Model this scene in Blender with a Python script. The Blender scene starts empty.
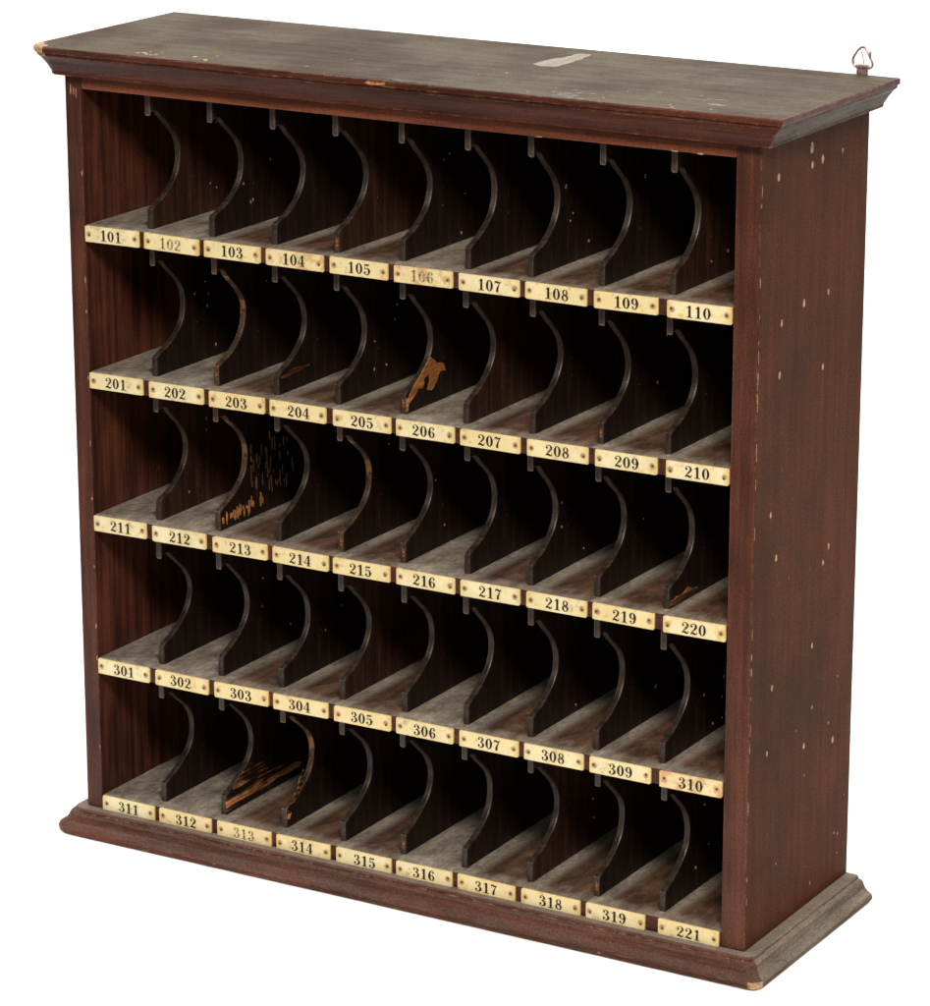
import bpy, bmesh, math, random
from mathutils import Vector, Matrix
S = 0.0625                      # metres per unit (one unit = one pigeonhole width)
random.seed(7)
sc = bpy.context.scene
col = sc.collection

# ------------------------------------------------------------------ camera
cd = bpy.data.cameras.new('camera'); cam = bpy.data.objects.new('camera', cd); col.objects.link(cam)
cam.location = (29.4232*S, -39.6574*S, 18.9155*S)
cam.rotation_euler = (1.287284, 0.000911, 0.531287)
cd.sensor_fit = 'HORIZONTAL'; cd.sensor_width = 36; cd.lens = 36*3611.25/930
cd.clip_start = .05; cd.clip_end = 100
sc.camera = cam

# ------------------------------------------------------------------ world + lamps
w = bpy.data.worlds.new('World'); sc.world = w; w.use_nodes = True
bg = w.node_tree.nodes['Background']; bg.inputs[0].default_value = (.93, .96, 1, 1); bg.inputs[1].default_value = .09
def area(name, loc, target, size, power, color=(1, 1, 1), size_y=None):
    l = bpy.data.lights.new(name, 'AREA'); o = bpy.data.objects.new(name, l); col.objects.link(o)
    l.size = size; l.energy = power; l.color = color
    if size_y: l.shape = 'RECTANGLE'; l.size_y = size_y
    o.location = loc
    o.rotation_euler = (Vector(target)-Vector(loc)).to_track_quat('-Z', 'Y').to_euler()
    return o
C0 = (.31, .05, .35)
area('key_softbox', (1.65, -1.75, 2.2), C0, .62, 88, (1, .93, .84))
area('front_fill', (1.2, -2.9, .9), C0, 1.4, 16, (1, .93, .84))
area('overhead_white_fill', (.2, .9, 3.0), (.2, .9, 0), 3.2, 100, (1, 1, 1))  # added overhead light, washes the floor and contact shadows to white
area('backdrop_white_fill', (.3, 1.2, 2.4), (.3, 3.2, .6), 2.0, 22, (1, 1, 1))  # added light that blows out the paper behind the cabinet
area('left_backdrop_white_fill', (-1.9, -.6, 1.7), (-.5, .3, 0), 1.2, 38, (1, 1, 1))  # added to keep the paper left of the cabinet clear of shadow
sc.view_settings.view_transform = 'Standard'; sc.view_settings.look = 'None'
sc.view_settings.exposure = 0; sc.view_settings.gamma = 1
sc.render.engine = 'CYCLES'; sc.cycles.use_denoising = True

# ------------------------------------------------------------------ materials
class NT:
    def __init__(s, name):
        m = bpy.data.materials.new(name); m.use_nodes = True; s.m = m; s.t = m.node_tree; s.n = s.t.nodes
        s.b = s.n['Principled BSDF']; s.tc = s.new('ShaderNodeTexCoord'); s.co = s.tc.outputs['Object']
    def new(s, k, **kw):
        x = s.n.new(k)
        for a, b in kw.items(): setattr(x, a, b)
        return x
    def put(s, sock, v):
        if isinstance(v, bpy.types.NodeSocket): s.t.links.new(v, sock)
        elif isinstance(v, (tuple, list)): sock.default_value = (*v, 1) if len(v) == 3 and sock.type == 'RGBA' else v
        else: sock.default_value = v
    def math(s, op, a, b=None, c=None, clamp=False):
        x = s.new('ShaderNodeMath', operation=op, use_clamp=clamp); s.put(x.inputs[0], a)
        if b is not None: s.put(x.inputs[1], b)
        if c is not None: s.put(x.inputs[2], c)
        return x.outputs[0]
    def noise(s, scale, sx=(1, 1, 1), detail=4, rough=.6, off=(0, 0, 0)):
        mp = s.new('ShaderNodeMapping'); s.put(mp.inputs[0], s.co); mp.inputs['Scale'].default_value = sx
        s.put(mp.inputs['Location'], off)
        x = s.new('ShaderNodeTexNoise'); s.put(x.inputs['Vector'], mp.outputs[0]); x.inputs['Scale'].default_value = scale
        x.inputs['Detail'].default_value = detail; x.inputs['Roughness'].default_value = rough
        return x.outputs['Fac']
    def ramp(s, v, lo, hi, a=0., b=1.):
        x = s.new('ShaderNodeMapRange'); x.interpolation_type = 'SMOOTHSTEP'
        for i, q in enumerate((v, lo, hi, a, b)): s.put(x.inputs[i], q)
        return x.outputs[0]
    def mix(s, f, a, b):
        x = s.new('ShaderNodeMix', data_type='RGBA'); s.put(x.inputs[0], f); s.put(x.inputs[6], a); s.put(x.inputs[7], b)
        return x.outputs[2]
    def bump(s, h, strength=.3, dist=.0006):
        x = s.new('ShaderNodeBump'); x.inputs['Strength'].default_value = strength; x.inputs['Distance'].default_value = dist
        s.put(x.inputs['Height'], h); s.put(s.b.inputs['Normal'], x.outputs[0])
    def sep(s):
        x = s.new('ShaderNodeSeparateXYZ'); s.put(x.inputs[0], s.co); return x.outputs
    def nz(s):
        g = s.new('ShaderNodeNewGeometry'); x = s.new('ShaderNodeSeparateXYZ'); s.put(x.inputs[0], g.outputs['Normal']); return x.outputs
    def edge(s, r=.0025):
        g = s.new('ShaderNodeNewGeometry'); bv = s.new('ShaderNodeBevel', samples=6); bv.inputs['Radius'].default_value = r
        d = s.new('ShaderNodeVectorMath', operation='DOT_PRODUCT'); s.put(d.inputs[0], g.outputs['Normal']); s.put(d.inputs[1], bv.outputs[0])
        return s.math('SUBTRACT', 1., d.outputs['Value'])

def wood(name, dark, light, grain='z', rough=.5, spec=.3, dust=0., dustc=(.17, .145, .12), wear=.5, wearc=(.34, .19, .10),
         fleck=.25, grainf=1., smear=0., smearc=(.13, .115, .09), sms=9, smr=(.38, .64), lohi=(.42, .68)):
    k = NT(name)
    sx = {'z': (1, 1, .05), 'x': (.05, 1, 1), 'y': (1, .05, 1)}[grain]
    g1 = k.noise(90, sx, 5, .65); g2 = k.noise(330, sx, 3, .6, (3, 1, 2)); big = k.noise(9, (1, 1, 1), 5, .6, (5, 2, 7))
    g = k.math('ADD', k.math('MULTIPLY', g1, .5), k.math('ADD', k.math('MULTIPLY', g2, .22), k.math('MULTIPLY', big, .35)))
    c = k.mix(k.ramp(g, *lohi), dark, light)
    if smear:
        sm = k.math('MULTIPLY', k.ramp(k.noise(sms, (1, 1, 1), 8, .72, (9, 9, 1)), *smr), smear)
        c = k.mix(sm, c, smearc)
    if dust:
        up = k.ramp(k.nz()[2], .15, .85)
        d = k.math('MULTIPLY', up, k.ramp(k.noise(26, (1, 1, 1), 8, .72, (2, 4, 4)), .28, .62, .35, 1.))
        c = k.mix(k.math('MULTIPLY', d, dust), c, dustc)
    if fleck:
        f = k.ramp(k.noise(420, {'z': (1, 1, .35), 'x': (.35, 1, 1), 'y': (1, .35, 1)}[grain], 2, .5, (1, 7, 3)), .74, .79)
        f = k.math('MULTIPLY', f, k.ramp(k.noise(22, (1, 1, 1), 3, .5, (4, 4, 8)), .45, .65))
        c = k.mix(k.math('MULTIPLY', f, fleck), c, (.42, .33, .24))
    if wear:
        e = k.ramp(k.edge(), .03, .16)
        e = k.math('MULTIPLY', e, k.ramp(k.noise(110, (1, 1, 1), 5, .75, (8, 3, 3)), .47, .62))
        c = k.mix(k.math('MULTIPLY', e, wear), c, wearc)
    hf = k.ramp(k.noise(620, (1, 1, 1), 3, .75, (2, 8, 5)), .3, .7, .62, 1.38)
    sc_ = k.new('ShaderNodeVectorMath', operation='SCALE'); k.put(sc_.inputs[0], c); k.put(sc_.inputs['Scale'], hf); c = sc_.outputs[0]
    k.put(k.b.inputs['Base Color'], c)
    k.put(k.b.inputs['Roughness'], k.ramp(k.noise(160, sx, 5, .6, (6, 1, 1)), .3, .7, rough-.06, rough+.08))
    k.b.inputs['Specular IOR Level'].default_value = spec
    k.bump(k.math('ADD', k.math('MULTIPLY', g2, .6), k.math('MULTIPLY', k.noise(260, (1, 1, 1), 3, .6, (1, 1, 1)), .5)), .35, .0005*grainf)
    return k.m

M = {}
M['front'] = wood('dark_red_mahogany', (.038, .0125, .0072), (.108, .034, .0195), 'z', .45, .2, dust=.35, wear=.8)
M['rail'] = wood('bright_red_mahogany', (.085, .024, .011), (.185, .054, .026), 'x', .45, .2, dust=.3, wear=.7)
M['side'] = wood('brown_varnished_panel', (.062, .0215, .0108), (.088, .031, .0155), 'z', .42, .01, wear=.9, smear=.85, smearc=(.044, .0195, .0105), sms=5.5, smr=(.40, .66), fleck=.4)
M['top'] = wood('dusty_olive_brown_board', (.044, .026, .0155), (.058, .036, .021), 'x', .55, .04, dust=0, smear=.9, smearc=(.086, .068, .0455), sms=6, smr=(.40, .58), wear=.9, fleck=.5)
M['mould_front'] = wood('dark_red_moulding', (.033, .0095, .0055), (.092, .026, .015), 'x', .42, .12, dust=.25, dustc=(.09, .06, .04), wear=.7)
M['mould_side'] = wood('grey_dust_sheen_moulding', (.040, .030, .019), (.112, .085, .062), 'y', .6, .06, dust=.5, dustc=(.145, .115, .088), wear=.8, smear=.6)  # right-side grey: dust, plus a sheen of the surroundings put into the colour
M['base_front'] = wood('scuffed_red_base', (.042, .0125, .008), (.108, .035, .022), 'x', .45, .1, dust=.4, dustc=(.105, .075, .057), wear=1., fleck=1., smear=.3, smearc=(.055, .033, .024), sms=22)
M['base_side'] = wood('grey_dust_sheen_base', (.045, .032, .021), (.145, .112, .086), 'y', .65, .06, dust=.75, dustc=(.21, .168, .134), wear=.9, smear=.55, smearc=(.055, .04, .027))  # dust grey; on the right side reflected sheen is mixed into the colour
M['inner'] = wood('dark_inner_panel', (.020, .0065, .004), (.105, .032, .018), 'z', .5, .15, wear=0, fleck=.5)
M['div_edge'] = wood('worn_divider_edge', (.010, .006, .004), (.060, .041, .029), 'z', .42, .4, wear=.4, wearc=(.26, .19, .13), fleck=1., smear=.8, smearc=(.012, .008, .006), sms=60, smr=(.5, .6))
M['div_edge_worn'] = wood('splintered_divider_edge', (.02, .011, .007), (.085, .05, .03), 'z', .5, .25, wear=.9, wearc=(.30, .15, .06), fleck=1., smear=1., smearc=(.26, .12, .05), sms=55, smr=(.52, .58))
M['brown'] = wood('dark_brown_wood', (.014, .0065, .004), (.060, .024, .014), 'z', .5, .15, wear=0, fleck=.7)
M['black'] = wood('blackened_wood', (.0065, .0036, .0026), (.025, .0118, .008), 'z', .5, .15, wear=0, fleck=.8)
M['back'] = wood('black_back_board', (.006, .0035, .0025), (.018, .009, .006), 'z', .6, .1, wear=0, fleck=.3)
M['shelf_edge'] = wood('red_shelf_edge', (.03, .011, .007), (.09, .032, .018), 'x', .45, .2, wear=.5)
M['bare'] = wood('bare_orange_wood', (.20, .07, .02), (.56, .26, .09), 'y', .6, .2, wear=0, fleck=0)
M['bare_dark'] = wood('stained_bare_wood', (.012, .004, .002), (.50, .19, .06), 'y', .6, .2, wear=0, fleck=0)
M['scratch'] = wood('dull_scratched_wood', (.04, .02, .013), (.22, .12, .075), 'z', .6, .2, wear=0, fleck=0)
M['streak'] = wood('streaked_splintered_wood', (.008, .003, .002), (.50, .20, .07), 'y', .6, .2, wear=0, fleck=0, lohi=(.48, .58))
M['pale'] = wood('pale_chipped_wood', (.24, .13, .06), (.50, .34, .19), 'y', .65, .2, wear=0, fleck=.6)
M['smear'] = wood('grey_paint_smear', (.13, .115, .082), (.25, .225, .17), 'y', .6, .2, wear=0, fleck=0)
M['green'] = wood('green_grey_stain', (.085, .088, .060), (.135, .145, .105), 'x', .6, .2, wear=0, fleck=0)

def shelf_mat():
    k = NT('dusty_shelf_board')
    X, Y, Z = k.sep()
    u = k.math('FRACT', k.math('DIVIDE', X, S)); cell = k.math('FLOOR', k.math('DIVIDE', X, S))
    row = k.math('ROUND', k.math('DIVIDE', Z, S*2.1))
    wn = k.new('ShaderNodeTexWhiteNoise', noise_dimensions='2D'); cx = k.new('ShaderNodeCombineXYZ')
    k.put(cx.inputs[0], cell); k.put(cx.inputs[1], row); k.put(wn.inputs['Vector'], cx.outputs[0]); rnd = wn.outputs['Value']
    n1 = k.noise(55, (1, .4, 1), 8, .75); n2 = k.noise(260, (1, .6, 1), 5, .75, (3, 3, 3)); n3 = k.noise(24, (1, 1, 1), 6, .7, (7, 1, 1))
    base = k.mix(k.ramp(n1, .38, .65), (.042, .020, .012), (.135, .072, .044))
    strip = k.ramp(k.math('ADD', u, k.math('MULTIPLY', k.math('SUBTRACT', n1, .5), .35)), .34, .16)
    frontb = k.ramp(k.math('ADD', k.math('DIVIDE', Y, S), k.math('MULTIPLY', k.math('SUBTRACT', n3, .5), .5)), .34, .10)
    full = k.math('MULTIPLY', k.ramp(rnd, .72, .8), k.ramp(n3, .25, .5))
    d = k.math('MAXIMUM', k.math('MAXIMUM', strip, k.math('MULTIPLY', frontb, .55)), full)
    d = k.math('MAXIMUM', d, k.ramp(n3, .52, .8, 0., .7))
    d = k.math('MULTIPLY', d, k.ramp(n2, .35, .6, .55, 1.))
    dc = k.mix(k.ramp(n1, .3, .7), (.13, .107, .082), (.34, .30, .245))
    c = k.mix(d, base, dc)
    f = k.ramp(k.noise(500, (1, 1, 1), 1, .5, (1, 7, 3)), .76, .8); c = k.mix(k.math('MULTIPLY', f, .6), c, (.5, .48, .43))
    k.put(k.b.inputs['Base Color'], c); k.b.inputs['Roughness'].default_value = .75; k.b.inputs['Specular IOR Level'].default_value = .15
    k.bump(n2, .5, .0006); return k.m
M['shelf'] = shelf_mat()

def plate_mat(name, c1, c2, stain, amount, ends=.6):
    k = NT(name); X, Y, Z = k.sep()
    oi = k.new('ShaderNodeObjectInfo'); rnd = oi.outputs['Random']
    vm = k.new('ShaderNodeVectorMath', operation='ADD'); k.put(vm.inputs[0], k.co)
    cx = k.new('ShaderNodeCombineXYZ'); k.put(cx.inputs[0], rnd); k.put(cx.inputs[2], k.math('MULTIPLY', rnd, 7.)); k.put(vm.inputs[1], cx.outputs[0])
    k.co = vm.outputs[0]
    c = k.mix(k.ramp(k.noise(40, (1, 1, 1), 5, .6), .3, .7), c1, c2)
    c = k.mix(k.math('MULTIPLY', k.ramp(rnd, 0., 1.), .55), c, (.70, .54, .24))
    ax = k.math('ABSOLUTE', k.math('DIVIDE', X, S)); az = k.math('ABSOLUTE', k.math('DIVIDE', Z, S))
    n = k.noise(120, (1, 1, 1), 6, .7, (2, 2, 2))
    en = k.ramp(k.math('ADD', ax, k.math('MULTIPLY', k.math('SUBTRACT', n, .5), .18)), .36, .46)
    ez = k.ramp(k.math('ADD', az, k.math('MULTIPLY', k.math('SUBTRACT', n, .5), .06)), .095, .122)
    c = k.mix(k.math('MULTIPLY', k.math('MAXIMUM', en, ez), ends), c, (.62, .42, .13))
    # rust rings about the pins
    dx = k.math('SUBTRACT', ax, .385); r = k.math('SQRT', k.math('ADD', k.math('MULTIPLY', dx, dx), k.math('MULTIPLY', az, az)))
    c = k.mix(k.ramp(k.math('ADD', r, k.math('MULTIPLY', k.math('SUBTRACT', n, .5), .06)), .055, .02, 0., .75), c, (.20, .09, .03))
    if amount:
        s = k.ramp(k.noise(75, (1, 1, 1), 6, .75, (4, 4, 4)), .60-.22*amount, .68-.15*amount)
        c = k.mix(k.math('MULTIPLY', s, .8), c, stain)
    f = k.ramp(k.noise(330, (1, 1, 1), 3, .5, (7, 4, 1)), .66, .72); c = k.mix(k.math('MULTIPLY', f, .35), c, (.25, .15, .07))
    k.put(k.b.inputs['Base Color'], c); k.b.inputs['Roughness'].default_value = .38; k.b.inputs['Specular IOR Level'].default_value = .35
    k.bump(k.noise(300, (1, 1, 1), 3), .15, .0003); return k.m
M['plate'] = plate_mat('aged_ivory', (.64, .54, .29), (.76, .67, .42), (.5, .32, .14), .22)
M['plate_worn'] = plate_mat('stained_ivory', (.62, .50, .26), (.74, .62, .36), (.50, .28, .12), .6)
M['plate_bright'] = plate_mat('yellow_ended_ivory', (.68, .58, .33), (.76, .68, .44), (.62, .38, .05), .3, .9)

def ink(name, c, fade):
    k = NT(name); n = k.noise(420, (1, 1, 1), 4, .6)
    cc = k.mix(k.ramp(n, .62-.3*fade, .75-.2*fade), c, (.45, .33, .17)) 
    k.put(k.b.inputs['Base Color'], cc); k.b.inputs['Roughness'].default_value = .6; k.b.inputs['Specular IOR Level'].default_value = .1; return k.m
M['ink'] = ink('black_ink', (.022, .017, .014), .15)
M['ink_faded'] = ink('faded_ink', (.07, .05, .035), .75)
def metal(name, c, rough, noise_c):
    k = NT(name); cc = k.mix(k.ramp(k.noise(300, (1, 1, 1), 4), .4, .65), c, noise_c)
    k.put(k.b.inputs['Base Color'], cc); k.b.inputs['Metallic'].default_value = .8; k.b.inputs['Roughness'].default_value = rough
    return k.m
M['pin'] = metal('tarnished_brass', (.22, .12, .045), .5, (.08, .04, .02))
M['wire'] = metal('pinkish_tinned_wire', (.50, .36, .32), .35, (.22, .14, .12))
k = NT('white_seamless_paper'); k.b.inputs['Base Color'].default_value = (.93, .93, .93, 1); k.b.inputs['Roughness'].default_value = .9
k.b.inputs['Specular IOR Level'].default_value = .1; M['paper'] = k.m

# ------------------------------------------------------------------ mesh helpers (all sizes in units, scaled by S on linking)
def link(name, bm, mats, parent=None, loc=(0, 0, 0), smooth=False):
    bm.normal_update(); me = bpy.data.meshes.new(name)
    bmesh.ops.scale(bm, vec=(S, S, S), verts=bm.verts); bm.to_mesh(me); bm.free()
    for m in (mats if isinstance(mats, (list, tuple)) else [mats]): me.materials.append(M[m])
    if smooth:
        for p in me.polygons: p.use_smooth = True
    o = bpy.data.objects.new(name, me); col.objects.link(o); o.location = Vector(loc)*S
    if parent: o.parent = parent
    return o
def box(bm, x0, x1, y0, y1, z0, z1, bev=0., mat=0, seg=2):
    r = bmesh.ops.create_cube(bm, size=1); vs = r['verts']
    for v in vs: v.co = Vector(((x0+x1)/2+v.co.x*(x1-x0), (y0+y1)/2+v.co.y*(y1-y0), (z0+z1)/2+v.co.z*(z1-z0)))
    fs = set(f for v in vs for f in v.link_faces)
    for f in fs: f.material_index = mat
    if bev:
        es = list(set(e for v in vs for e in v.link_edges))
        r = bmesh.ops.bevel(bm, geom=es, offset=bev, segments=seg, profile=.5, affect='EDGES')
        for f in r['faces']: f.material_index = mat
    return fs
def prism(bm, poly, x0, x1, axis=0, mat=0):
    """extrude polygon (a,b) along axis"""
    def P(a, b, t): return {0: (t, a, b), 1: (a, t, b), 2: (a, b, t)}[axis]
    A = [bm.verts.new(P(a, b, x0)) for a, b in poly]; B = [bm.verts.new(P(a, b, x1)) for a, b in poly]; fs = []
    n = len(poly)
    fs.append(bm.faces.new(A)); fs.append(bm.faces.new(list(reversed(B))))
    for i in range(n): fs.append(bm.faces.new([A[i], B[i], B[(i+1) % n], A[(i+1) % n]]))
    for f in fs: f.material_index = mat
    bmesh.ops.recalc_face_normals(bm, faces=fs)
    return fs
def rough_poly(cx, cy, rx, ry, n=11, j=.28, rnd=random):
    return [(cx+rx*math.cos(2*math.pi*i/n)*(1+rnd.uniform(-j, j)), cy+ry*math.sin(2*math.pi*i/n)*(1+rnd.uniform(-j, j))) for i in range(n)]
def tube(bm, pts, r, n=8, closed=False):
    rings = []; N = len(pts); pts = [Vector(p) for p in pts]
    for i, p in enumerate(pts):
        a = pts[(i-1) % N] if (closed or i) else pts[i]; b = pts[(i+1) % N] if (closed or i < N-1) else pts[i]
        t = (b-a).normalized(); u = t.cross(Vector((0.01, 1, .02))).normalized(); v = t.cross(u).normalized()
        rings.append([bm.verts.new(p+r*(math.cos(q)*u+math.sin(q)*v)) for q in [2*math.pi*k/n for k in range(n)]])
    for i in range(N if closed else N-1):
        A, B = rings[i], rings[(i+1) % N]
        for k in range(n): bm.faces.new([A[k], A[(k+1) % n], B[(k+1) % n], B[k]])
    if not closed: bm.faces.new(rings[0]); bm.faces.new(list(reversed(rings[-1])))
    bmesh.ops.recalc_face_normals(bm, faces=bm.faces)

# ------------------------------------------------------------------ setting
bm = bmesh.new()
prof = [(-7.5, -.35)]+[(22+9*math.sin(a), -.35+9-9*math.cos(a)) for a in [math.pi/2*i/16 for i in range(17)]]+[(31, 42)]
A = [bm.verts.new((-50, y, z)) for y, z in prof]; B = [bm.verts.new((50, y, z)) for y, z in prof]
for i in range(len(prof)-1): bm.faces.new([A[i], B[i], B[i+1], A[i+1]])
bd = link('backdrop', bm, 'paper', smooth=True); bd['kind'] = 'structure'; bd['label'] = 'plain white seamless paper under and behind the cabinet'

# ------------------------------------------------------------------ the cabinet
root = bpy.data.objects.new('pigeonhole_cabinet', None); col.objects.link(root)
root['label'] = 'dark red-brown wooden pigeonhole cabinet with fifty numbered ivory plates'; root['category'] = 'cabinet'
root.location = (0, 0, 0)
W = 10.0; SL, SR, D = .27, .351, 3.206; ZT, ZC, ZR = 10.71, 11.116, 10.522
ROWZ = [8.6306, 6.5344, 4.4482, 2.3101, .2173]; PH = .233; FR = .215; T = .09

# side panels, front edge and inner face have a finish of their own
def panel(name, x0, x1, outer, label=None):
    bm = bmesh.new(); box(bm, x0, x1, 0, D, 0, ZT, .018)
    for f in bm.faces:
        n = f.normal; f.normal_update(); n = f.normal
        f.material_index = 0 if n.y < -.4 else (1 if n.x*outer > .4 else 2)
    return bm
NAILS = [(1.447, 10.448, 1.7), (1.472, 10.23, 1), (1.774, 10.258, 1.2), (2.378, 10.265, .7), (.488, 10.229, 1.3), (2.061, 8.46, .8), (1.324, 8.463, 1.2),
 (.673, 8.324, 1.1), (.65, 7.656, 1.1), (1.949, 7.486, .9), (.484, 5.848, .8), (2.29, 4.961, 1), (.677, 5.226, .9), (2.124, 4.775, .8), (1.85, 3.701, .9),
 (.64, 3.464, .9), (1.904, 2.819, .6), (2.597, 2.136, 1), (1.674, 2.34, .9), (.542, 2.588, .8), (2.731, .747, .5), (2.848, .694, .5), (1.989, .269, .5)]
bm = panel('side_panel', W, W+SR, 1)
rn = random.Random(3)
for y, z, s in NAILS:
    prism(bm, rough_poly(y, z, (.027*s), (.048*s), 9, .18, rn), W+SR-.002, W+SR+.003, 0, 3)
for i in range(30):     # flakes knocked off the front arris
    z = rn.uniform(.3, 10.4); prism(bm, rough_poly(.018+rn.uniform(0, .012), z, .006*rn.uniform(.6, 1.2), rn.uniform(.02, .09), 7, .3, rn), W+SR-.004, W+SR+.003, 0, 3)
for i in range(8):     # small scattered nicks
    prism(bm, rough_poly(rn.uniform(.1, 3.1), rn.uniform(.1, 4.2), .010, rn.uniform(.012, .03), 6, .3, rn), W+SR-.002, W+SR+.0025, 0, 3)
sp = link('side_panel', bm, ['front', 'side', 'inner', 'pale'], root); sp['label'] = 'brown right side board dotted with pale filled nail holes'
bm = panel('side_panel', -SL, 0, -1)
for i in range(3): prism(bm, rough_poly(-.17+.045*i, 10.5-.02*i, .010, .07, 7, .3, rn), -.002, .003, 1, 3)
for i in range(10):
    z = rn.uniform(.3, 10.2); prism(bm, rough_poly(-.02, z, .008, rn.uniform(.02, .06), 7, .3, rn), -.002, .003, 1, 3)
link('side_panel', bm, ['front', 'side', 'inner', 'pale'], root)

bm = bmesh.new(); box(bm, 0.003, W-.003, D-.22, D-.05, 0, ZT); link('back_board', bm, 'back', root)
bm = bmesh.new(); box(bm, 0.002, W-.002, .004, .17, ZR, ZT, .015)
for x in (7.2, 9.15, 9.5): prism(bm, rough_poly(x, ZR+.004, .05, .007, 9, .3, rn), -.001, .008, 1, 1)
link('top_rail', bm, ['rail', 'pale'], root)

def moulding(name, prof, yscale, mats, corner_fl, corner_fr, chip=None):
    """profile (outward, z) swept round the left, front and right sides and capped flat"""
    bm = bmesh.new(); rings = []; tags = None
    for o, z in prof:
        oy = o*yscale; x0, x1, y0 = -SL-o, W+SR+o, -oy
        pts = [(x0, D, 'L')]
        for i in range(1, 12): pts.append((x0, D+(y0+corner_fl-D)*i/12, 'L'))
        def arc(cx, cy, r, a0, a1, n, t): return [(cx+r*math.cos(math.radians(a0+(a1-a0)*i/n)), cy+r*math.sin(math.radians(a0+(a1-a0)*i/n)), t) for i in range(n+1)]
        rl = corner_fl*(.25+.75*min(1, o/.4)); rr = corner_fr*(.25+.75*min(1, o/.4))
        pts += arc(x0+rl, y0+rl, rl, 180, 270, 5, 'C')
        n = 44
        for i in range(1, n): pts.append((x0+rl+(x1-rr-x0-rl)*i/n, y0, 'F'))
        pts += arc(x1-rr, y0+rr, rr, -90, 0, 3, 'R')
        for i in range(1, 13): pts.append((x1, y0+rr+(D-y0-rr)*i/12, 'S'))
        rings.append([(Vector((a, b, z)), t) for a, b, t in pts])
    V = []
    rj = random.Random(5)
    for k, r in enumerate(rings):
        o = prof[k][0]
        V.append([bm.verts.new(p+Vector((rj.uniform(-1, 1), rj.uniform(-1, 1), rj.uniform(-.8, .8)))*(.0035 if 0 < k < len(rings)-1 else .001)) for p, t in r])
    N = len(V[0])
    for k in range(len(V)-1):
        for i in range(N-1):
            f = bm.faces.new([V[k][i], V[k][i+1], V[k+1][i+1], V[k+1][i]]); t = rings[k][i+1][1]; t0 = rings[k][i][1]
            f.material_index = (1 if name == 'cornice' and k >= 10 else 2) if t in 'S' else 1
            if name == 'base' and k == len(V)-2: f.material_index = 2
            if chip and chip(k, t0, t, V[k][i].co): f.material_index = 3
        f = bm.faces.new([V[k][N-1], V[k][0], V[k+1][0], V[k+1][N-1]]); f.material_index = 1
    f = bm.faces.new(V[0]); f.material_index = 1
    f = bm.faces.new(V[-1]); f.material_index = 0
    bmesh.ops.recalc_face_normals(bm, faces=bm.faces)
    return bm
# cornice, bottom to top
cp = [(-.05, ZT), (.165, ZT), (.185, ZT+.012), (.19, ZT+.055), (.205, ZT+.075), (.225, ZT+.105), (.255, ZT+.150), (.295, ZT+.205), (.335, ZT+.245), (.360, ZT+.268),
      (.372, ZT+.275), (.374, ZT+.305), (.376, ZT+.318), (.408, ZT+.322), (.414, ZT+.335), (.414, ZC-.022), (.404, ZC-.006), (.392, ZC)]
bm = moulding('cornice', cp, .33/.411, None, .30, .03, lambda k, a, b, c: (k >= 10 and a == 'C' and b == 'C'))
# marks lying on the top board
def flat(poly, z, m, h=.003): prism(bm, poly, z-.003, z+h, 2, m)
rt = random.Random(11)
strip_ = [(6.12, 1.80), (6.30, 1.66), (6.48, 1.75), (6.50, 2.0), (6.47, 2.35), (6.44, 2.84), (6.30, 2.86), (6.22, 2.78), (6.20, 2.45), (6.10, 2.15)]
strip_ = [(a+rt.uniform(-.02, .02), b+rt.uniform(-.03, .03)) for a, b in strip_]
strip_ = [(p[0]+(q[0]-p[0])*t/4+rt.uniform(-.018, .018), p[1]+(q[1]-p[1])*t/4+rt.uniform(-.03, .03)) for p, q in zip(strip_, strip_[1:]+strip_[:1]) for t in range(4)]
flat(strip_, ZC, 4)
for i in range(22):
    x = rt.uniform(.1, 10.1); y = -.30 + abs(rt.gauss(0, .5)); flat(rough_poly(x, min(y, 3.1), rt.uniform(.008, .03), rt.uniform(.006, .02), 7, .3, rt), ZC, 3)
for x, y in ((1.05, -.1), (1.2, -.12), (1.12, -.05), (1.3, -.15), (1.35, -.1), (2.15, -.1), (2.2, -.16), (1.9, .02)):
    flat(rough_poly(x, y, .03, .03, 7, .35, rt), ZC, 3)
flat(rough_poly(9.15, .45, .22, .012, 11, .4, rt), ZC, 4); flat(rough_poly(9.45, .55, .16, .012, 11, .4, rt), ZC, 4); flat(rough_poly(9.6, .22, .12, .03, 11, .4, rt), ZC, 4)
for i in range(26): flat(rough_poly(7.62+rt.gauss(0, .12), -.05+rt.gauss(0, .12), rt.uniform(.01, .07), rt.uniform(.01, .06), 8, .35, rt), ZC, 5, .002+.0001*i)
for i in range(22): flat(rough_poly(5.45+rt.gauss(0, .28), -.22+rt.gauss(0, .03), rt.uniform(.02, .09), rt.uniform(.008, .02), 8, .35, rt), ZC, 5, .002+.0001*i)
CH = [(-.655, .02), (-.655, -.06), (-.60, -.20), (-.50, -.29), (-.40, -.31), (-.37, -.22), (-.44, -.13), (-.53, -.10), (-.57, .0)]
flat(CH, ZC, 3)
prism(bm, [(4.80, ZC-.052), (4.88, ZC-.068), (5.1, ZC-.058), (5.10, ZC-.030), (4.84, ZC-.028)], -.338, -.326, 1, 6)
o = link('cornice', bm, ['top', 'mould_front', 'mould_side', 'pale', 'smear', 'green', 'bare'], root); o['label'] = 'moulded top board, dusty olive brown, with a chipped left corner'

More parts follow.
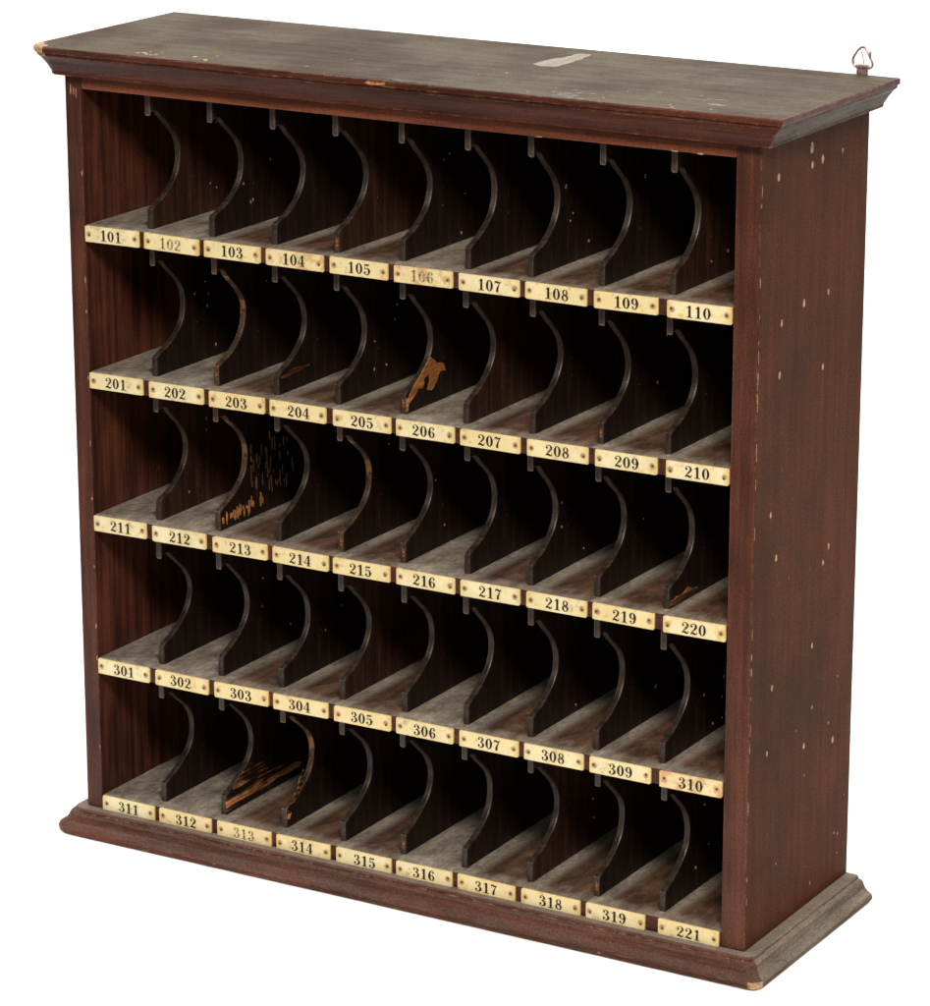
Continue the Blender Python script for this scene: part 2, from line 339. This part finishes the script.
bp = [(-.02, -.341), (.36, -.341), (.388, -.325), (.397, -.295), (.397, -.262), (.380, -.238), (.350, -.220), (.315, -.198), (.285, -.165), (.262, -.120), (.245, -.082),
      (.225, -.060), (.200, -.052), (.182, -.048), (.178, -.022), (.165, -.006), (.150, 0), (.004, .0005)]
def base_chip(k, a, b, c): return k <= 4 and 'R' in (a, b) and not (b == 'S') and a == 'R'
bm = moulding('base', bp, 1., None, .33, .15, base_chip)
o = link('base_moulding', bm, ['base_front', 'base_front', 'base_side', 'pale'], root); o['label'] = 'moulded base, red-brown in front and grey with dust and painted sheen along the right side'

# ------------------------------------------------------------------ shelves
for z in ROWZ:
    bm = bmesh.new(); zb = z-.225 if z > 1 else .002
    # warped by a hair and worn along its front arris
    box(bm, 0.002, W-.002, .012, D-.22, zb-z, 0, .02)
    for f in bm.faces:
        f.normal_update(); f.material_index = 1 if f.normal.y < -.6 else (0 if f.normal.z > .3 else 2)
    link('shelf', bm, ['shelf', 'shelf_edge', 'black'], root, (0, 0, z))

# ------------------------------------------------------------------ dividers
def smooth_curve(P, n=6):
    out = []
    for i in range(len(P)-1):
        p0, p1, p2, p3 = P[max(i-1, 0)], P[i], P[i+1], P[min(i+2, len(P)-1)]
        for j in range(n):
            t = j/n; out.append(tuple(.5*(2*p1[q]+(p2[q]-p0[q])*t+(2*p0[q]-5*p1[q]+4*p2[q]-p3[q])*t*t+(3*p1[q]-p0[q]-3*p2[q]+p3[q])*t**3) for q in (0, 1)))
    return out+[P[-1]]
def divider_mesh(H, rj):
    tab = 1.585*1.0
    cut = smooth_curve([(FR, .285), (.33, .325), (.50, .40), (.68, .505), (.83, .64), (.91, .79), (.93, .95), (.89, 1.11), (.80, 1.245), (.68, 1.36), (.57, 1.45), (.48, 1.53), (.41, 1.60), (.33, 1.625), (FR+.035, 1.61)], 4)
    ky, kz, ph = rj.uniform(.955, 1.045), rj.uniform(-.02, .02), rj.uniform(0, 6)
    cut = [(FR+(y-FR)*ky+.006*math.sin(9*z+ph), z+kz*min(1, (y-FR)*3)) for y, z in cut]
    poly = [(FR, 0)]+cut+[(FR, tab), (FR, H), (D-.225, H), (D-.225, 0)]
    poly = [(FR, .001)]+cut+[(FR+.012, tab-.012), (FR, tab+.012), (FR, H-.001), (D-.222, H-.001), (D-.222, .001)]
    bm = bmesh.new(); fs = prism(bm, poly, -T/2, T/2, 0, 0)
    for f in fs[2:]: f.material_index = 1
    ed = [e for e in bm.edges if all(abs(abs(v.co.x)-T/2) < 1e-6 and v.co.y < D-.5 for v in e.verts) and abs(e.verts[0].co.x-e.verts[1].co.x) < 1e-6]
    r = bmesh.ops.bevel(bm, geom=ed, offset=.016, segments=2, profile=.5, affect='EDGES')
    for f in r['faces']: f.material_index = 1
    bmesh.ops.triangulate(bm, faces=[f for f in bm.faces if len(f.verts) > 6])
    return bm
DIV = {}
jd = random.Random(21)
DX = [[-.03, -.003, .008, .004, .033, .035, -.03, .019, .038], [-.03, .005, .0, -.01, .02, .0, .01, .02, .01], [-.03, -.01, .0, .01, .01, .01, -.01, .0, .02],
      [-.03, -.01, .0, .01, .023, .003, -.006, .002, -.005], [-.05, -.015, .015, .0, -.01, -.02, .0, .03, .035]]
for r, z in enumerate(ROWZ):
    H = (ZT if r == 0 else ROWZ[r-1]-.225)-z
    for i in range(1, 10):
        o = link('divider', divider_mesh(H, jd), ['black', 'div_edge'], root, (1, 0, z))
        o.location = Vector((i+DX[r][i-1]-.012+.3*jd.uniform(-.012, .012), jd.uniform(-.012, .012), z))*S
        o.rotation_euler = (0, 0, jd.uniform(-.008, .008))
        DIV[(r+1, i)] = o

def add_faces(o, polys_fn, mat, label=None):
    """marks belong to the divider's own mesh: give this divider a mesh of its own and add them with one more material"""
    me = o.data.copy(); o.data = me
    bm = bmesh.new(); polys_fn(bm); bmesh.ops.scale(bm, vec=(S, S, S), verts=bm.verts)
    idx = len(me.materials); me.materials.append(M[mat])
    for f in bm.faces: f.material_index = idx
    bm.from_mesh(me); bm.to_mesh(me); bm.free()
    if label: o['label'] = label
def bare(r, i, polys, mat='bare', label=None, th=.012):
    """torn places on the right-hand face of a divider: local (y, z) polygons"""
    def fn(bm):
        for q, p in enumerate(polys): prism(bm, p, T/2-.002, T/2+th+.0006*(q % 9), 0, 0)
    add_faces(DIV[(r, i)], fn, mat, label)
def edgewear(r, i, zs, mat='bare_dark', rn=random.Random(9)):
    """worn bits on the front arris of the foot"""
    def fn(bm):
        for (y, z, h) in zs: prism(bm, rough_poly(.012, z, .020, h, 9, .3, rn), y-.006, y+.004, 1, 0)
    add_faces(DIV[(r, i)], fn, mat)
def jag(poly, n=3, a=.012, rn=random.Random(4)):
    out = []
    for i, p in enumerate(poly):
        q = poly[(i+1) % len(poly)]
        for j in range(n): t = j/n; out.append((p[0]+(q[0]-p[0])*t+rn.uniform(-a, a), p[1]+(q[1]-p[1])*t+rn.uniform(-a, a)))
    return out
bare(2, 5, [jag([(.87, .66), (.93, .60), (1.044, .534), (1.197, .492), (1.231, .394), (1.10, .415), (1.043, .36), (1.017, .292), (.871, .189), (.76, .225), (.83, .34), (.80, .44), (.70, .40), (.661, .30), (.62, .26), (.56, .30), (.45, .225), (.284, .142), (.268, .212), (.494, .39), (.70, .55)]),
     jag([(.22, .227), (.284, .164), (.265, .03), (.225, .03)], 2, .006)], label='dark divider with a patch of bare splintered orange wood above the foot')
bare(2, 3, [jag([(.262, .256), (.602, .296), (.994, .285), (.977, .26), (.641, .241), (.293, .217)], 3, .01)], 'bare_dark', label='dark divider with a long orange splinter near the shelf')
bare(3, 9, [jag([(.23, .126), (.485, .111), (.715, .159), (.996, .104), (1.064, .055), (.813, .03), (.489, .012), (.23, .024)], 3, .02)], 'bare_dark', label='dark divider with splintered orange wood at the foot')
bare(5, 2, [jag([(.23, .04), (.23, .26), (.32, .25), (.5, .44), (.64, .50), (.85, .60), (1.22, .56), (1.24, .42), (1.7, .28), (2.2, .17), (2.15, .12), (1.5, .13), (.95, .06), (.6, .02)], 4, .02)]+[jag(p_, 3, .008) for p_ in ([(.26, .05), (.45, .13), (.62, .26), (.80, .40), (1.02, .49), (1.0, .42), (.84, .33), (.68, .20), (.48, .07)], [(.62, .10), (.82, .24), (1.0, .33), (1.2, .36), (1.16, .31), (.98, .26), (.80, .15)], [(.24, .14), (.36, .24), (.50, .36), (.62, .42), (.56, .34), (.40, .19)], [(1.25, .36), (1.55, .30), (1.9, .24), (1.55, .26)])], 'streak', label='dark divider with streaks of splintered orange wood low on the face')
rf = random.Random(14)
fl = []
for i in range(26):
    y = rf.uniform(.26, 1.3); fl.append(rough_poly(y, .05+.08*y+rf.uniform(0, .1), rf.uniform(.007, .017), rf.uniform(.03, .10), 7, .35, rf))
for i in range(52):
    y = min(2.3, max(1.0, rf.gauss(1.5, .35))); fl.append(rough_poly(y, rf.uniform(.3, 1.15), rf.uniform(.005, .011), rf.uniform(.03, .09), 7, .35, rf))
bare(3, 2, fl[:26], 'bare')
bare(3, 2, fl[26:], 'scratch', label='dark divider flecked with short upright scratches')
for (r, i, col_) in ((2, 5, 'bare_dark'), (2, 8, 'bare_dark'), (5, 8, 'bare_dark'), (3, 4, 'bare_dark'), (3, 5, 'bare_dark'), (5, 5, 'bare_dark'), (2, 2, 'bare_dark'), (1, 4, 'bare_dark')):
    edgewear(r, i, [(FR, rf.uniform(.12, .18), rf.uniform(.07, .12))], col_)
for r_, i_ in ((1, 4), (3, 1), (1, 9), (4, 4), (2, 6), (1, 1), (5, 7)):     # a few boards are browner than the rest
    o = DIV[(r_, i_)]; o.data = o.data.copy(); o.data.materials[0] = M['brown']
for r_, i_ in ((3, 2), (5, 3), (2, 2), (3, 4)):
    o = DIV[(r_, i_)]; o.data.materials[1] = M['div_edge_worn']
bare(5, 3, [jag([(.24, .12), (.27, .33), (.36, .38), (.50, .50), (.56, .62), (.66, .74), (.69, .70), (.60, .55), (.50, .42), (.36, .28), (.30, .14)], 3, .015)], 'streak')
# scattered nicks on a few faces
for r in range(1, 6):
    for i in range(1, 10):
        if jd.random() < .45 and (r, i) not in ((3, 2), (5, 2), (2, 5)):
            bare(r, i, [rough_poly(rf.uniform(.9, 2.0), rf.uniform(.1, 1.3), rf.uniform(.005, .012), rf.uniform(.008, .025), 6, .3, rf) for _ in range(rf.randint(1, 5))], 'pale')

# ------------------------------------------------------------------ number glyphs
def el(cx, cy, rx, ry, a0, a1, thick, thin, n=18):
    out = []
    for i in range(n+1):
        a = math.radians(a0+(a1-a0)*i/n); out.append((cx+rx*math.cos(a), cy+ry*math.sin(a), thin+(thick-thin)*abs(math.cos(a))**1.6))
    return out
def cr(P, n=6):
    out = []
    for i in range(len(P)-1):
        p0, p1, p2, p3 = P[max(i-1, 0)], P[i], P[i+1], P[min(i+2, len(P)-1)]
        for j in range(n):
            t = j/n; out.append(tuple(.5*(2*p1[q]+(p2[q]-p0[q])*t+(2*p0[q]-5*p1[q]+4*p2[q]-p3[q])*t*t+(3*p1[q]-p0[q]-3*p2[q]+p3[q])*t**3) for q in (0, 1, 2)))
    return out+[P[-1]]
def ball(x, y, r): return [(x, y-r, .02), (x, y-r*.7, r*1.4), (x, y, r*2), (x, y+r*.7, r*1.4), (x, y+r, .02)]
TH, TN = .21, .055
G = {
 '0': [el(.33, .5, .205, .46, 0, 360, TH, TN, 30)],
 '1': [[(.35, 0, .20), (.35, 1, .20)], [(.10, .025, .06), (.60, .025, .06)], [(.10, .80, .05), (.22, .86, .07), (.34, .95, .12)]],
 '2': [ball(.16, .72, .10), cr([(.09, .74, .05), (.13, .90, .05), (.32, .965, .06), (.50, .86, .14), (.52, .70, .21), (.42, .50, .15), (.24, .30, .08), (.08, .08, .06)]),
       cr([(.06, .03, .06), (.17, .12, .13), (.32, .12, .17), (.46, .06, .15), (.57, .10, .07), (.61, .28, .05)])],
 '3': [ball(.16, .78, .09), cr([(.09, .80, .05), (.14, .92, .05), (.31, .97, .06), (.46, .86, .15), (.47, .72, .20), (.38, .57, .10), (.24, .53, .05)]),
       cr([(.24, .53, .05), (.42, .49, .10), (.53, .36, .18), (.53, .22, .21), (.42, .06, .10), (.28, .03, .06), (.12, .09, .05), (.08, .21, .05)]), ball(.15, .22, .095)],
 '4': [[(.43, 0, .19), (.43, 1, .19)], [(.24, .025, .05), (.62, .025, .05)], [(.40, .98, .06), (.03, .30, .05)], [(.01, .29, .065), (.65, .29, .065)]],
 '5': [[(.13, .97, .05), (.13, .50, .05)], cr([(.12, .92, .10), (.30, .89, .14), (.46, .90, .12), (.55, .98, .04)]),
       cr([(.13, .52, .05), (.30, .61, .07), (.46, .53, .14), (.53, .33, .21), (.44, .10, .12), (.28, .03, .06), (.12, .09, .05), (.08, .21, .05)]), ball(.15, .22, .095)],
 '6': [ball(.49, .80, .085), cr([(.56, .82, .05), (.48, .94, .05), (.36, .965, .06), (.20, .82, .14), (.13, .5, .20), (.16, .28, .20), (.28, .06, .08)]), el(.35, .29, .185, .255, 0, 360, .18, .05, 24)],
 '7': [[(.09, .72, .05), (.10, .98, .05)], cr([(.10, .86, .07), (.22, .91, .16), (.36, .86, .16), (.50, .88, .08), (.60, .97, .05)]), cr([(.59, .95, .05), (.44, .68, .08), (.33, .40, .15), (.30, .20, .20), (.30, .02, .20)])],
 '8': [el(.33, .74, .165, .22, 0, 360, .14, .05, 24), el(.33, .28, .205, .25, 0, 360, .17, .055, 24), [(.20, .62, .10), (.33, .52, .15), (.46, .40, .10)]],
}
G['9'] = [[(.66-x, 1-y, w_) for x, y, w_ in s] for s in G['6']]
def text_mesh(s, h, adv):
    bm = bmesh.new(); x0 = -(len(s)*adv)/2; layer = 0; hx = h*1.12
    for ci, ch in enumerate(s):
        ox = x0+ci*adv+(adv-.66*hx)/2
        for st in G[ch]:
            layer += 1; y = -.0012-.0003*layer; L = []; R_ = []; N = len(st)
            closed = N > 8 and abs(st[0][0]-st[-1][0]) < 1e-6 and abs(st[0][1]-st[-1][1]) < 1e-6
            for i, (a, b, w_) in enumerate(st):
                pa = st[i-1] if i else (st[-2] if closed else st[0]); pb = st[i+1] if i < N-1 else (st[1] if closed else st[-1])
                dx, dy = pb[0]-pa[0], pb[1]-pa[1]; l = math.hypot(dx, dy) or 1; nx, ny = -dy/l, dx/l
                L.append(bm.verts.new((ox+a*hx+nx*w_*.56*h, y, (b+ny*w_*.52-.5)*h))); R_.append(bm.verts.new((ox+a*hx-nx*w_*.56*h, y, (b-ny*w_*.52-.5)*h)))
            for i in range(N-1):
                f = bm.faces.new([L[i], L[i+1], R_[i+1], R_[i]])
    bm.normal_update()
    for f in bm.faces:
        if f.normal.y > 0: f.normal_flip()
    return bm

# ------------------------------------------------------------------ number plates
NUM = [[101+i for i in range(10)], [201+i for i in range(10)], [211+i for i in range(10)], [301+i for i in range(10)], [311+i for i in range(9)]+[221]]
PX = [[.014, .92, 1.01, 1.917, 2.004, 2.917, 3.009, 3.926, 4.027, 4.931, 5.03, 5.927, 6.021, 6.932, 7.018, 7.921, 8.028, 8.948, 9.077, 9.99],
 [.015, .92, 1.027, 1.939, 2.033, 2.945, 3.031, 3.937, 4.05, 4.964, 5.047, 5.95, 6.041, 6.95, 7.055, 7.962, 8.065, 8.97, 9.096, 9.995],
 [.013, .915, 1.019, 1.929, 2.042, 2.95, 3.039, 3.948, 4.022, 4.932, 5.038, 5.952, 6.042, 6.954, 7.053, 7.962, 8.048, 8.96, 9.088, 9.99],
 [.011, .905, 1.009, 1.917, 2.019, 2.927, 3.01, 3.914, 4.012, 4.932, 5.017, 5.924, 6.022, 6.939, 7.028, 7.933, 8.026, 8.94, 9.069, 9.985],
 [.017, .928, 1.014, 1.913, 2.018, 2.935, 3.025, 3.92, 4.021, 4.922, 5.002, 5.902, 5.99, 6.895, 6.992, 7.902, 7.991, 8.883, 9.081, 9.98]]
SPECIAL = {104: 'plate_worn', 106: 'plate_worn', 310: 'plate_worn', 110: 'plate_bright', 210: 'plate_bright', 220: 'plate_bright', 102: 'plate_bright'}
FADED = (106, 313, 102)
LBL = {104: 'ivory plate numbered 104 with brown stains', 106: 'ivory plate with a worn, almost erased number 106', 310: 'ivory plate numbered 310 mottled with orange stains',
       110: 'ivory plate numbered 110 with a deep yellow right end', 102: 'ivory plate with the number 102 fading', 313: 'ivory plate with the number 313 fading'}
rp = random.Random(31)
pin_bm = bmesh.new(); bmesh.ops.create_uvsphere(pin_bm, u_segments=12, v_segments=8, radius=.018)
for v in pin_bm.verts: v.co.y *= .5
pin_proto = None
for r in range(5):
    for c in range(10):
        a, b = PX[r][2*c:2*c+2]; wd = b-a; n = NUM[r][c]; h = PH-.008
        bm = bmesh.new(); poly = []
        def corner(cx, cz, a0, rad):
            return [(cx+rad*math.cos(math.radians(a0+90*i/3)), cz+rad*math.sin(math.radians(a0+90*i/3))) for i in range(4)]
        rr = [rp.uniform(.008, .03) for _ in range(4)]
        X, Z = wd/2, h/2
        poly = corner(-X+rr[0], -Z+rr[0], 180, rr[0])+corner(X-rr[1], -Z+rr[1], 270, rr[1])+corner(X-rr[2], Z-rr[2], 0, rr[2])+corner(-X+rr[3], Z-rr[3], 90, rr[3])
        prism(bm, poly, -.016, .016, 1, 0)
        ed = [e for e in bm.edges if all(v.co.y < -.015 for v in e.verts)]
        bmesh.ops.bevel(bm, geom=ed, offset=.006, segments=2, profile=.5, affect='EDGES')
        p = link('number_plate', bm, SPECIAL.get(n, 'plate'), root, ((a+b)/2, -.006, ROWZ[r]-PH/2-.002))
        p.rotation_euler = (0, rp.uniform(-.011, .011), 0)
        p['label'] = LBL.get(n, 'ivory plate numbered %d' % n)
        fo = link('number', text_mesh(str(n), .152, .124), 'ink_faded' if n in FADED else 'ink', p, (rp.uniform(-.02, .02), -.0165, rp.uniform(-.004, .004)))
        for s in (-1, 1):
            if pin_proto is None: q = pin_proto = link('pin', pin_bm, 'pin', p, smooth=True)
            else: q = pin_proto.copy(); col.objects.link(q); q.parent = p
            q.location = Vector((s*(wd/2-.068)+rp.uniform(-.008, .008), -.018, rp.uniform(-.02, .02)))*S

# ------------------------------------------------------------------ hanging bracket behind the top right corner
bm = bmesh.new(); box(bm, 10.13, 10.29, D+.012, D+.042, 10.5, 11.20, .008)
tube(bm, [(10.12+.02*i, D+.035, 11.215) for i in range(10)], .032, 10)
hb = link('hanging_bracket', bm, 'wire', root); hb['label'] = 'small metal hanger with a wire loop at the top right back corner'
bm = bmesh.new()
loop = [(10.115, 11.20), (10.075, 11.24), (10.07, 11.30), (10.085, 11.34), (10.125, 11.405), (10.17, 11.455), (10.205, 11.468), (10.24, 11.455), (10.275, 11.41), (10.31, 11.35)]
tube(bm, [(x, D+.035+.02*math.sin(i), z) for i, (x, z) in enumerate(smooth_curve(loop, 3)) for i in (0,)], .018, 8)
tube(bm, [(x, D+.03, z) for x, z in smooth_curve([(10.30, 11.19), (10.35, 11.23), (10.345, 11.28), (10.315, 11.34), (10.32, 11.42)], 3)], .017, 8)
tube(bm, [(x, D+.06, z) for x, z in smooth_curve([(10.215, 11.23), (10.20, 11.33), (10.165, 11.43)], 3)], .008, 6)
link('wire_loop', bm, 'wire', hb, smooth=True)
